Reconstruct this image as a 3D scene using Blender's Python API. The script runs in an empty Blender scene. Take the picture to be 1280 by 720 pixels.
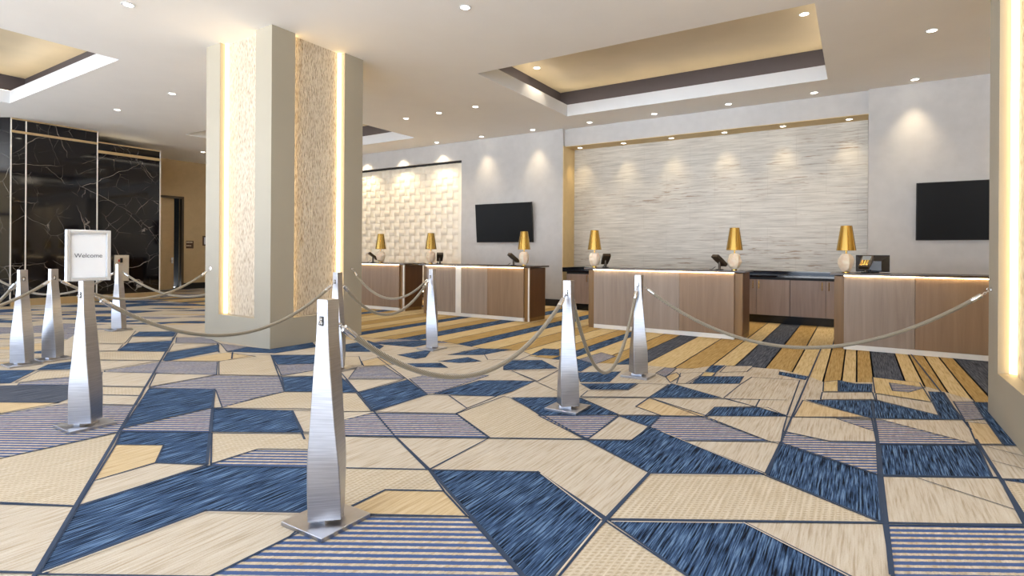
import bpy, bmesh, math, random
from mathutils import Vector, Matrix
random.seed(7)
SC = bpy.context.scene
COL = SC.collection
PI = math.pi

# ------------------------------------------------------------------ camera
CF, CA, CYH, CROLL, CH = 683.291, 0.563545, 315.52, 0.006492, 1.3
cam_d = bpy.data.cameras.new('camera')
cam = bpy.data.objects.new('camera', cam_d); COL.objects.link(cam)
cam_d.sensor_width = 36.0
cam_d.lens = 36.0 * CF / 1280.0
cam_d.shift_y = -(360 - CYH) / 1280.0
cam_d.clip_start = 0.05
Fv = Vector((-math.sin(CA), math.cos(CA), 0)); Rv = Vector((math.cos(CA), math.sin(CA), 0)); Uv = Vector((0, 0, 1))
c, s = math.cos(CROLL), math.sin(CROLL)
Xc = Rv * c + Uv * s; Yc = Uv * c - Rv * s
M = Matrix(((Xc.x, Yc.x, -Fv.x, 0), (Xc.y, Yc.y, -Fv.y, 0), (Xc.z, Yc.z, -Fv.z, CH), (0, 0, 0, 1)))
cam.matrix_world = M
SC.camera = cam

def floor_pt(u, v):
    """where the sight line through a point of the 1280x720 photograph meets the floor"""
    x = u - 640; y = v - 360
    x, y = c * x + s * y, -s * x + c * y
    y -= (CYH - 360)
    d = Fv + Rv * (x / CF) + Uv * (-y / CF)
    t = -CH / d.z
    return (d.x * t, d.y * t)

# ------------------------------------------------------------------ mesh helper
class MB:
    def __init__(self):
        self.v = []; self.f = []; self.m = []
    def quad(self, *p, m=0):
        b = len(self.v); self.v += [tuple(q) for q in p]; self.f.append(tuple(range(b, b + len(p)))); self.m.append(m); return self
    def box(self, x0, y0, z0, x1, y1, z1, m=0):
        if x0 > x1: x0, x1 = x1, x0
        if y0 > y1: y0, y1 = y1, y0
        if z0 > z1: z0, z1 = z1, z0
        b = len(self.v)
        self.v += [(x0, y0, z0), (x1, y0, z0), (x1, y1, z0), (x0, y1, z0), (x0, y0, z1), (x1, y0, z1), (x1, y1, z1), (x0, y1, z1)]
        for f in ((3, 2, 1, 0), (4, 5, 6, 7), (0, 1, 5, 4), (1, 2, 6, 5), (2, 3, 7, 6), (3, 0, 4, 7)):
            self.f.append(tuple(b + i for i in f)); self.m.append(m)
        return self
    def prism(self, poly, z0, z1, m=0):
        b = len(self.v); n = len(poly)
        self.v += [(x, y, z0) for x, y in poly] + [(x, y, z1) for x, y in poly]
        self.f.append(tuple(b + i for i in reversed(range(n)))); self.m.append(m)
        self.f.append(tuple(b + n + i for i in range(n))); self.m.append(m)
        for i in range(n):
            j = (i + 1) % n
            self.f.append((b + i, b + j, b + n + j, b + n + i)); self.m.append(m)
        return self
    def rings(self, rings, cap=True, closed=False, m=0):
        b = len(self.v); n = len(rings[0])
        for r in rings: self.v += [tuple(p) for p in r]
        k = len(rings)
        for i in range(k if closed else k - 1):
            i2 = (i + 1) % k
            for j in range(n):
                j2 = (j + 1) % n
                self.f.append((b + i * n + j, b + i * n + j2, b + i2 * n + j2, b + i2 * n + j)); self.m.append(m)
        if cap and not closed:
            self.f.append(tuple(b + j for j in reversed(range(n)))); self.m.append(m)
            self.f.append(tuple(b + (k - 1) * n + j for j in range(n))); self.m.append(m)
        return self
    def tube(self, path, r, n=8, closed=False, m=0):
        path = [Vector(p) for p in path]; k = len(path); rings = []
        up = Vector((0.31, 0.17, 0.93)).normalized()
        for i, p in enumerate(path):
            if closed: t = path[(i + 1) % k] - path[i - 1]
            else: t = path[min(i + 1, k - 1)] - path[max(i - 1, 0)]
            t.normalize()
            a = t.cross(up)
            if a.length < 1e-4: a = t.cross(Vector((1, 0, 0)))
            a.normalize(); bb = a.cross(t)
            rr = r[i] if isinstance(r, (list, tuple)) else r
            rings.append([p + (a * math.cos(2 * PI * j / n) + bb * math.sin(2 * PI * j / n)) * rr for j in range(n)])
        return self.rings(rings, closed=closed, m=m)
    def lathe(self, prof, cx=0, cy=0, n=32, m=0, cap=True):
        rings = [[(cx + r * math.cos(2 * PI * j / n), cy + r * math.sin(2 * PI * j / n), z) for j in range(n)] for r, z in prof]
        return self.rings(rings, cap=cap, m=m)
    def xf(self, mat, start=0):
        for i in range(start, len(self.v)):
            self.v[i] = tuple(mat @ Vector(self.v[i]))
        return self
    def build(self, name, mat, parent=None, smooth=False, bevel=0, angle=35):
        me = bpy.data.meshes.new(name)
        off = parent_loc(parent)
        me.from_pydata([(x - off.x, y - off.y, z - off.z) for x, y, z in self.v], [], self.f)
        mats = mat if isinstance(mat, (list, tuple)) else [mat]
        for q in mats: me.materials.append(q)
        if len(mats) > 1: me.polygons.foreach_set('material_index', self.m)
        me.update()
        if smooth:
            me.polygons.foreach_set('use_smooth', [True] * len(me.polygons))
            me.set_sharp_from_angle(angle=math.radians(angle))
        o = bpy.data.objects.new(name, me); COL.objects.link(o)
        if parent: o.parent = parent
        if bevel:
            bm_ = o.modifiers.new('bevel', 'BEVEL'); bm_.width = bevel; bm_.segments = 2; bm_.limit_method = 'ANGLE'
        return o

def parent_loc(p):
    """summed location of a parent chain (no rotations while building)"""
    v = Vector((0, 0, 0))
    while p is not None:
        v += p.location; p = p.parent
    return v

def tag(o, label=None, cat=None, group=None, kind=None):
    if label: o['label'] = label
    if cat: o['category'] = cat
    if group: o['group'] = group
    if kind: o['kind'] = kind
    return o
def thing(name, label, cat, loc=(0, 0, 0), group=None):
    o = bpy.data.objects.new(name, None); COL.objects.link(o); o.location = loc; o.empty_display_size = 0.1
    return tag(o, label, cat, group)
def struct(o):
    o['kind'] = 'structure'; return o
def kids(o): return [x for x in bpy.data.objects if x.parent == o]
def copy_tree(o, parent=None):
    k = o.copy(); COL.objects.link(k)
    if parent is not None: k.parent = parent
    for ch in kids(o): copy_tree(ch, k)
    return k

# ------------------------------------------------------------------ materials
def S(r, g, b):
    f = lambda x: (x / 255 / 12.92) if x / 255 <= .04045 else ((x / 255 + .055) / 1.055) ** 2.4
    return (f(r), f(g), f(b), 1)
class NT:
    def __init__(self, name):
        self.mat = bpy.data.materials.new(name); self.mat.use_nodes = True
        self.t = self.mat.node_tree; self.p = self.t.nodes['Principled BSDF']
    def n(self, typ, **kw):
        x = self.t.nodes.new(typ)
        for k, v in kw.items():
            if k in x.inputs: x.inputs[k].default_value = v
            else: setattr(x, k, v)
        return x
    def l(self, a, b): self.t.links.new(a, b)
    def coords(self, scale=(1, 1, 1), rot=(0, 0, 0)):
        tc = self.n('ShaderNodeTexCoord'); mp = self.n('ShaderNodeMapping')
        mp.inputs['Scale'].default_value = scale; mp.inputs['Rotation'].default_value = rot
        self.l(tc.outputs['Object'], mp.inputs['Vector']); return mp.outputs['Vector']
    def noise(self, vec, scale=1, detail=3, rough=.5, dist=0):
        x = self.n('ShaderNodeTexNoise'); x.inputs['Scale'].default_value = scale; x.inputs['Detail'].default_value = detail
        x.inputs['Roughness'].default_value = rough; x.inputs['Distortion'].default_value = dist
        self.l(vec, x.inputs['Vector']); return x.outputs['Fac']
    def ramp(self, fac, stops, interp='LINEAR'):
        x = self.n('ShaderNodeValToRGB'); r = x.color_ramp; r.interpolation = interp
        while len(r.elements) < len(stops): r.elements.new(.5)
        for e, (p, col) in zip(r.elements, stops): e.position = p; e.color = col
        self.l(fac, x.inputs['Fac']); return x.outputs['Color']
    def mix(self, fac, a, b, mode='MIX'):
        x = self.n('ShaderNodeMix'); x.data_type = 'RGBA'; x.blend_type = mode
        for sock, val in ((x.inputs[0], fac), (x.inputs[6], a), (x.inputs[7], b)):
            if hasattr(val, 'links') or hasattr(val, 'is_linked'): self.l(val, sock)
            else: sock.default_value = val
        return x.outputs[2]
    def math(self, op, a, b=0.0):
        x = self.n('ShaderNodeMath'); x.operation = op
        for sock, val in ((x.inputs[0], a), (x.inputs[1], b)):
            if hasattr(val, 'is_linked'): self.l(val, sock)
            else: sock.default_value = val
        return x.outputs[0]
    def col(self, x):
        if hasattr(x, 'is_linked'): self.l(x, self.p.inputs['Base Color'])
        else: self.p.inputs['Base Color'].default_value = x
        return self
    def set(self, rough=.5, metal=0, spec=.5):
        self.p.inputs['Roughness'].default_value = rough; self.p.inputs['Metallic'].default_value = metal
        self.p.inputs['Specular IOR Level'].default_value = spec; return self
    def bump(self, h, strength=.3, dist=.01):
        x = self.n('ShaderNodeBump'); x.inputs['Strength'].default_value = strength; x.inputs['Distance'].default_value = dist
        self.l(h, x.inputs['Height']); self.l(x.outputs['Normal'], self.p.inputs['Normal']); return self

def plain(name, col, rough=.5, metal=0, var=.04, nscale=6, bump=0):
    m = NT(name); v = m.coords()
    f = m.noise(v, nscale, 4)
    d = tuple(max(0, x * (1 - var)) for x in col[:3]) + (1,); b = tuple(min(1, x * (1 + var)) for x in col[:3]) + (1,)
    m.col(m.ramp(f, [(.3, d), (.7, b)])).set(rough, metal)
    if bump: m.bump(m.noise(v, nscale * 40, 2), bump, .002)
    return m.mat
def emit(name, col, strength):
    m = NT(name); m.col((0, 0, 0, 1)); m.set(.6)
    m.p.inputs['Emission Color'].default_value = col; m.p.inputs['Emission Strength'].default_value = strength
    return m.mat

WARM = (1.0, .74, .40, 1)
MAT = {}
MAT['wall'] = plain('wall_paint', S(188, 187, 187), .6, bump=.05)
MAT['wall_tan'] = plain('tan_wall_paint', S(196, 172, 132), .6)
MAT['recess_side'] = plain('ochre_wall_paint', S(214, 190, 142), .6)
MAT['ceil'] = plain('ceiling_paint', S(240, 238, 236), .7, var=.015, nscale=1.5)
MAT['lip'] = plain('ceiling_lip_paint', S(214, 217, 222), .7, var=.01)
MAT['traydark'] = plain('charcoal_grey', S(66, 60, 64), .7)  # dark grey of the trays' upper sides and the window bars
MAT['traytan'] = plain('champagne_paint', S(206, 190, 160), .5, var=.06, nscale=1.2)
MAT['column'] = plain('column_paint', S(164, 156, 139), .55, var=.02, nscale=2)
MAT['black'] = plain('black_gloss', S(16, 16, 18), .18)
MAT['blackmatte'] = plain('black_matte', S(20, 19, 20), .55)
MAT['void'] = plain('dark_room_shade', S(10, 9, 8), .9)  # near-black walls stand in for the unlit room's darkness
MAT['chrome'] = plain('chrome', S(225, 225, 225), .12, 1)
MAT['brass'] = plain('brushed_brass', S(204, 168, 92), .24, 1, var=.01, nscale=1)
MAT['trimgold'] = plain('champagne_metal', S(214, 190, 146), .35, .8)
MAT['kick'] = plain('steel_kick_lit', S(236, 231, 222), .35, .15)  # whitened: the light strip's reflection is put into the colour
MAT['led'] = emit('warm_led', (1, .76, .42, 1), 16)
MAT['ledcol'] = emit('warm_led_column', (1, .70, .33, 1), 7)
MAT['ledcove'] = emit('warm_led_cove', (1, .88, .70, 1), 12)
MAT['lamp'] = emit('downlight_glow', (1, .90, .74, 1), 14)
MAT['bulb'] = emit('bulb_glow', (1, .82, .55, 1), 25)
MAT['paper'] = plain('white_paper', S(232, 236, 244), .5, var=.01)
MAT['ink'] = plain('dark_ink', S(84, 90, 104), .6)
MAT['page_glaze'] = plain('page_glaze', S(240, 243, 248), .08, var=.02)
MAT['plaque'] = plain('brown_plaque', S(78, 50, 30), .4)
MAT['plaque_ink'] = plain('pale_plaque_ink', S(205, 190, 165), .5)
MAT['beigebox'] = plain('beige_enamel', S(198, 186, 164), .4)
MAT['red'] = plain('red_plastic', S(190, 60, 30), .4)
MAT['screen'] = plain('grey_lcd', S(150, 160, 165), .2)
MAT['phone'] = plain('dark_bronze_plastic', S(70, 58, 44), .3, .3)
MAT['worktop'] = plain('black_granite', S(22, 24, 32), .08, var=.5, nscale=160)
MAT['topbrown'] = plain('dark_countertop', S(74, 58, 46), .25, var=.2, nscale=40)
MAT['tile'] = plain('cream_ceramic', S(242, 233, 216), .3, var=.03)

def wood(name, dark, light, scale=1.0, rough=.4):
    m = NT(name); v = m.coords((9 * scale, 9 * scale, .5 * scale))
    f = m.noise(v, 1.3, 6, .6, .6)
    v2 = m.coords((2.2, 2.2, .15)); g = m.noise(v2, 1.0, 2)
    f2 = m.math('ADD', m.math('MULTIPLY', f, .7), m.math('MULTIPLY', g, .3))
    m.col(m.ramp(f2, [(.2, dark), (.5, tuple((a + b) / 2 for a, b in zip(dark, light))), (.8, light)])).set(rough)
    m.bump(f, .06, .002)
    return m.mat
MAT['wood'] = wood('grey_walnut', S(122, 104, 90), S(170, 152, 135))
MAT['woodwarm'] = wood('honey_walnut', S(106, 78, 38), S(150, 112, 62))
MAT['woodshade'] = wood('shaded_walnut', S(70, 44, 22), S(112, 74, 40))  # walnut darkened, the shade of the counter ends put into the colour
MAT['cabinet'] = wood('cabinet_walnut', S(122, 104, 96), S(168, 148, 136), 1.3)

def steel():
    m = NT('brushed_steel'); v = m.coords((6, 6, 260))
    f = m.noise(v, 1, 3); g = m.noise(m.coords((9, 9, 3)), 1, 2)
    m.col(m.ramp(f, [(.3, S(170, 170, 175)), (.7, S(194, 194, 198))])).set(.32, 1)
    h = m.math('ADD', m.math('MULTIPLY', f, .03), g)
    m.bump(h, .16, .010)
    r = m.ramp(f, [(.3, (.30, .30, .30, 1)), (.7, (.36, .36, .36, 1))]); m.l(r, m.p.inputs['Roughness'])
    return m.mat
MAT['steel'] = steel()

def rope_mat():
    m = NT('braided_cord'); v = m.coords()
    w = m.n('ShaderNodeTexWave'); w.wave_type = 'BANDS'; w.bands_direction = 'DIAGONAL'; w.inputs['Scale'].default_value = 55; w.inputs['Distortion'].default_value = 1.5
    m.l(v, w.inputs['Vector'])
    m.col(m.ramp(w.outputs['Fac'], [(.2, S(92, 84, 68)), (.8, S(164, 152, 130))])).set(.42)
    m.p.inputs['Sheen Weight'].default_value = .4
    m.bump(w.outputs['Fac'], .5, .003)
    return m.mat
MAT['rope'] = rope_mat()

def marble_black():
    m = NT('black_marble'); tc = m.coords()
    nz = m.n('ShaderNodeTexNoise'); nz.inputs['Scale'].default_value = 1.3; nz.inputs['Detail'].default_value = 5; m.l(tc, nz.inputs['Vector'])
    add = m.n('ShaderNodeVectorMath'); add.operation = 'MULTIPLY_ADD'; add.inputs[1].default_value = (.35, .35, .35)
    m.l(nz.outputs['Color'], add.inputs[0]); m.l(tc, add.inputs[2])
    def veins(scale, w):
        vo = m.n('ShaderNodeTexVoronoi'); vo.feature = 'DISTANCE_TO_EDGE'; vo.inputs['Scale'].default_value = scale
        m.l(add.outputs[0], vo.inputs['Vector'])
        return m.ramp(vo.outputs['Distance'], [(0, (1, 1, 1, 1)), (w, (0, 0, 0, 1))])
    gate = m.ramp(m.noise(tc, 1.1, 3), [(.43, (0, 0, 0, 1)), (.60, (.9, .9, .9, 1))])
    v1 = m.mix(1.0, veins(1.0, .0045), gate, 'MULTIPLY')
    gate2 = m.ramp(m.noise(tc, 2.3, 2), [(.46, (0, 0, 0, 1)), (.64, (.5, .5, .5, 1))])
    v2 = m.mix(1.0, veins(2.6, .008), gate2, 'MULTIPLY')
    vv = m.mix(1.0, v1, v2, 'ADD')
    base = m.ramp(m.noise(tc, 2.5, 5), [(.3, S(8, 7, 9)), (.75, S(20, 18, 22))])
    m.col(m.mix(vv, base, S(190, 180, 168))).set(.05)
    m.p.inputs['Specular IOR Level'].default_value = .5
    return m.mat
MAT['marble'] = marble_black()

def marble_wall():
    m = NT('cream_striated_marble'); v = m.coords((1.1, 1, 24))
    f = m.noise(v, 1.6, 8, .62, .5)
    fl = m.noise(m.coords((2.6, 1, 34)), 1.0, 5, .6, .3)
    big = m.noise(m.coords((.5, 1, .9)), 1, 2)
    fleck = m.ramp(fl, [(.57, (0, 0, 0, 1)), (.66, (1, 1, 1, 1))])
    gate = m.ramp(big, [(.42, (.15, .15, .15, 1)), (.62, (1, 1, 1, 1))])
    fleck = m.mix(1.0, fleck, gate, 'MULTIPLY')
    base = m.ramp(f, [(.28, S(166, 162, 155)), (.5, S(196, 192, 184)), (.72, S(217, 213, 205))])
    cc = m.mix(fleck, base, S(142, 120, 100))
    br = m.n('ShaderNodeTexBrick'); br.inputs['Scale'].default_value = 1; br.inputs['Mortar Size'].default_value = .003
    br.inputs['Brick Width'].default_value = 1.05; br.inputs['Row Height'].default_value = .62
    sw = m.n('ShaderNodeSeparateXYZ'); cb = m.n('ShaderNodeCombineXYZ'); vv = m.coords()
    m.l(vv, sw.inputs[0]); m.l(sw.outputs['X'], cb.inputs['X']); m.l(sw.outputs['Z'], cb.inputs['Y']); m.l(cb.outputs[0], br.inputs['Vector'])
    cc = m.mix(m.math('MULTIPLY', br.outputs['Fac'], .35), cc, S(150, 142, 130))
    m.col(cc).set(.35)
    m.bump(f, .15, .004)
    return m.mat
MAT['marblewall'] = marble_wall()

def stone_panel():
    m = NT('rough_fibre_stone'); v = m.coords((1, 1, .22))
    vo = m.n('ShaderNodeTexVoronoi'); vo.inputs['Scale'].default_value = 70; vo.inputs['Randomness'].default_value = 1; m.l(v, vo.inputs['Vector'])
    f = m.noise(v, 45, 5, .65)
    h = m.math('ADD', m.math('MULTIPLY', vo.outputs['Distance'], .7), f)
    m.col(m.ramp(h, [(.42, S(104, 84, 62)), (.62, S(176, 158, 134)), (.95, S(214, 202, 184))])).set(.45)  # crevices coloured darker, their shade painted into the stone
    m.bump(h, 1.0, .022)
    return m.mat
MAT['stone'] = stone_panel()
def alabaster():
    m = NT('alabaster'); f = m.noise(m.coords(), 9, 5, .6, 1)
    m.col(m.ramp(f, [(.3, S(236, 212, 182)), (.7, S(250, 238, 220))])).set(.35)
    m.p.inputs['Subsurface Weight'].default_value = .3; m.p.inputs['Subsurface Radius'].default_value = (.05, .03, .02)
    return m.mat
MAT['alabaster'] = alabaster()

# carpet
def carpet(name, stops, sc=(70, 3.2, 1), extra=None):
    m = NT(name); v = m.coords(sc)
    f = m.noise(v, 1.0, 4, .6)
    g = m.noise(m.coords((220, 160, 1)), 1.0, 2)
    colr = m.ramp(f, stops)
    if extra: colr = extra(m, colr)
    colr = m.mix(.10, colr, m.ramp(g, [(.3, (.15, .15, .15, 1)), (.7, (.85, .85, .85, 1))]), 'OVERLAY')
    m.col(colr).set(.95, 0, .1)
    m.bump(g, .25, .003)
    return m.mat
BE = [(.3, S(164, 148, 126)), (.5, S(190, 179, 162)), (.7, S(200, 192, 178))]
def chk(m, colr):
    def wave(rot, sc, d):
        w = m.n('ShaderNodeTexWave'); w.inputs['Scale'].default_value = sc; w.inputs['Distortion'].default_value = d
        w.inputs['Detail'].default_value = 2; w.inputs['Detail Scale'].default_value = 3
        m.l(m.coords((1, 1, 1), (0, 0, rot)), w.inputs['Vector']); return w.outputs['Fac']
    a = wave(0, 11, 2.0); b = wave(math.radians(60), 13, 2.0)
    k = m.math('MULTIPLY', a, b)
    return m.mix(m.ramp(k, [(.05, (0, 0, 0, 1)), (.7, (.6, .6, .6, 1))]), colr, S(156, 141, 117))
def stripes(m, colr):
    # narrow blue bands across the pile, at 30 degrees to the room
    w = m.n('ShaderNodeTexWave'); w.bands_direction = 'Y'; w.inputs['Scale'].default_value = .314 / .046; w.inputs['Distortion'].default_value = .5
    w.inputs['Detail Scale'].default_value = 8
    m.l(m.coords((1, 1, 1), (0, 0, -math.radians(31.5))), w.inputs['Vector'])
    return m.mix(m.ramp(w.outputs['Fac'], [(.30, (0, 0, 0, 1)), (.46, (1, 1, 1, 1))]), colr, S(72, 92, 134))
MC = [
    carpet('carpet_beige', BE),
    carpet('carpet_navy', [(.40, S(16, 20, 30)), (.455, S(42, 60, 86)), (.54, S(62, 86, 120)), (.62, S(102, 128, 160))], (115, 4.2, 1)),
    carpet('carpet_check', [(.3, S(182, 167, 143)), (.7, S(206, 195, 176))], extra=chk),
    carpet('carpet_stripe', [(.3, S(166, 148, 122)), (.55, S(192, 179, 158)), (.75, S(208, 198, 182))], (45, 6, 1), extra=stripes),
    carpet('carpet_gold_light', [(.3, S(170, 146, 100)), (.5, S(200, 178, 134)), (.7, S(210, 192, 152))]),
    carpet('carpet_gold_dark', [(.3, S(142, 114, 66)), (.5, S(172, 144, 94)), (.7, S(190, 164, 114))]),
    plain('carpet_line', S(44, 60, 84), .95),
    carpet('carpet_tan', [(.3, S(174, 150, 114)), (.5, S(196, 174, 138)), (.7, S(206, 188, 154))]),
    carpet('carpet_charcoal', [(.3, S(34, 36, 42)), (.5, S(74, 80, 94)), (.72, S(112, 116, 124))], (90, 3.5, 1)),
    plain('carpet_pale_line', S(196, 186, 170), .95),
]
L_, N_, K_, S_, G_, D_, X_, T_, C_, P_ = range(10)

# ------------------------------------------------------------------ FLOOR
XL, XR, YB, YF, HC = -19.1, 9.0, -7.0, 12.45, 4.286
fl = MB()
fl.quad((XL - 1.2, YB, 0), (XR, YB, 0), (XR, YF, 0), (XL - 1.2, YF, 0), m=L_)
def fpoly(pts, m, z, line=.006, lm=X_):
    """a patch of the carpet, wound upwards, with its woven outline"""
    ar = sum(pts[i][0] * pts[(i + 1) % len(pts)][1] - pts[(i + 1) % len(pts)][0] * pts[i][1] for i in range(len(pts)))
    if ar < 0: pts = pts[::-1]
    fl.quad(*[(x, y, z) for x, y in pts], m=m)
    if line:
        for i in range(len(pts)): fline(pts[i], pts[(i + 1) % len(pts)], line, z + .0003, lm)
def fline(a, b, w, z, m=X_):
    dx, dy = b[0] - a[0], b[1] - a[1]; L = math.hypot(dx, dy)
    if L < 1e-5: return
    nx, ny = -dy / L * w, dx / L * w; ex, ey = dx / L * w * .6, dy / L * w * .6
    fl.quad((a[0] - nx - ex, a[1] - ny - ey, z), (b[0] - nx + ex, b[1] - ny + ey, z), (b[0] + nx + ex, b[1] + ny + ey, z), (a[0] + nx - ex, a[1] + ny - ey, z), m=m)
# (1) the repeating cells further off and behind the viewer
rg = random.Random(11)
e1 = (0, .62); e2 = (math.cos(PI / 6) * .86, math.sin(PI / 6) * .86)
def cell(i, j, a, b, cc_, d):
    P = lambda p, q: (-20 + (i + p) * e2[0], -12 + (j + q) * e1[1] + (i + p) * e2[1])
    return [P(a, cc_), P(b, cc_), P(b, d), P(a, d)]
def inside(p): return XL - 1.1 < p[0] < XR - .05 and YB + .05 < p[1] < YF - .1
for i in range(0, 40):
    for j in range(-40, 60):
        q = cell(i, j, 0, 1, 0, 1)
        if not all(inside(p) for p in q): continue
        cx = sum(p[0] for p in q) / 4; cy = sum(p[1] for p in q) / 4
        r = rg.random(); m = rg.choice([L_, N_, N_, K_, S_, L_, T_])
        if r < .35:
            fpoly(q, m, .0004)
        elif r < .7:
            m2 = rg.choice([L_, K_, S_, N_, T_]); fpoly([q[0], q[1], q[2]], m, .0004); fpoly([q[0], q[2], q[3]], m2, .0004)
        else:
            t = rg.uniform(.3, .7); m2 = rg.choice([L_, N_, K_, T_, S_])
            fpoly(cell(i, j, 0, 1, 0, t), m, .0004); fpoly(cell(i, j, 0, 1, t, 1), m2, .0004)
# (2) the gold field of long stripes before and behind the desks
PX = lambda pts: [floor_pt(u, v) for u, v in pts]
edges = [(-8.0, G_), (-7.75, D_), (-7.35, G_), (-7.0, D_), (-6.76, N_), (-6.5, G_), (-6.1, D_), (-5.78, N_), (-5.46, G_), (-5.1, D_), (-4.77, N_), (-4.49, G_), (-4.1, D_), (-3.72, G_), (-3.4, D_), (-3.15, N_), (-2.96, G_),
         (-2.62, D_), (-2.37, C_), (-2.1, G_), (-1.75, D_), (-1.42, G_), (-1.19, C_), (-.88, D_), (-.6, G_), (-.29, D_), (-.13, G_), (0, D_), (.15, C_), (.42, G_), (.57, D_), (.73, G_), (.885, D_), (1.03, C_), (1.36, G_), (1.7, D_), (2.0, G_)]
zone = [(-8.0, 5.9), (-6.2, 5.75), (-5.2, 6.2), (-4.2, 6.0), (-3.2, 5.9), (-2.2, 6.0), (-1.2, 6.5), (-.4, 6.2), (.2, 6.3), (.8, 6.1), (1.2, 5.9), (9, 5.9)]
def zlim(x):
    for a, b in zip(zone, zone[1:]):
        if a[0] <= x <= b[0]: return a[1] + (b[1] - a[1]) * (x - a[0]) / (b[0] - a[0])
    return 5.9
xs = edges[:]
x = -8.0
pat = [G_, D_, N_, D_]
ee = []
k = 0
while x > -15.6:
    w = [.36, .3, .27, .4][k % 4]; ee.append((x - w, pat[k % 4])); x -= w; k += 1
xs = ee[::-1] + xs
x = 2.35; k = 0
while x < 8.6:
    xs.append((x, pat[k % 4])); x += [.34, .3, .28, .36][k % 4]; k += 1
for (xa, m), (xb, _) in zip(xs, xs[1:]):
    y0 = zlim(xa) if xa > -8.01 else 7.1
    y1 = zlim(xb) if xa > -8.01 else 7.1
    fpoly([(xa, y0), (xb, y1), (xb, YF - .12), (xa, YF - .12)], m, .0012, .008)
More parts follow.
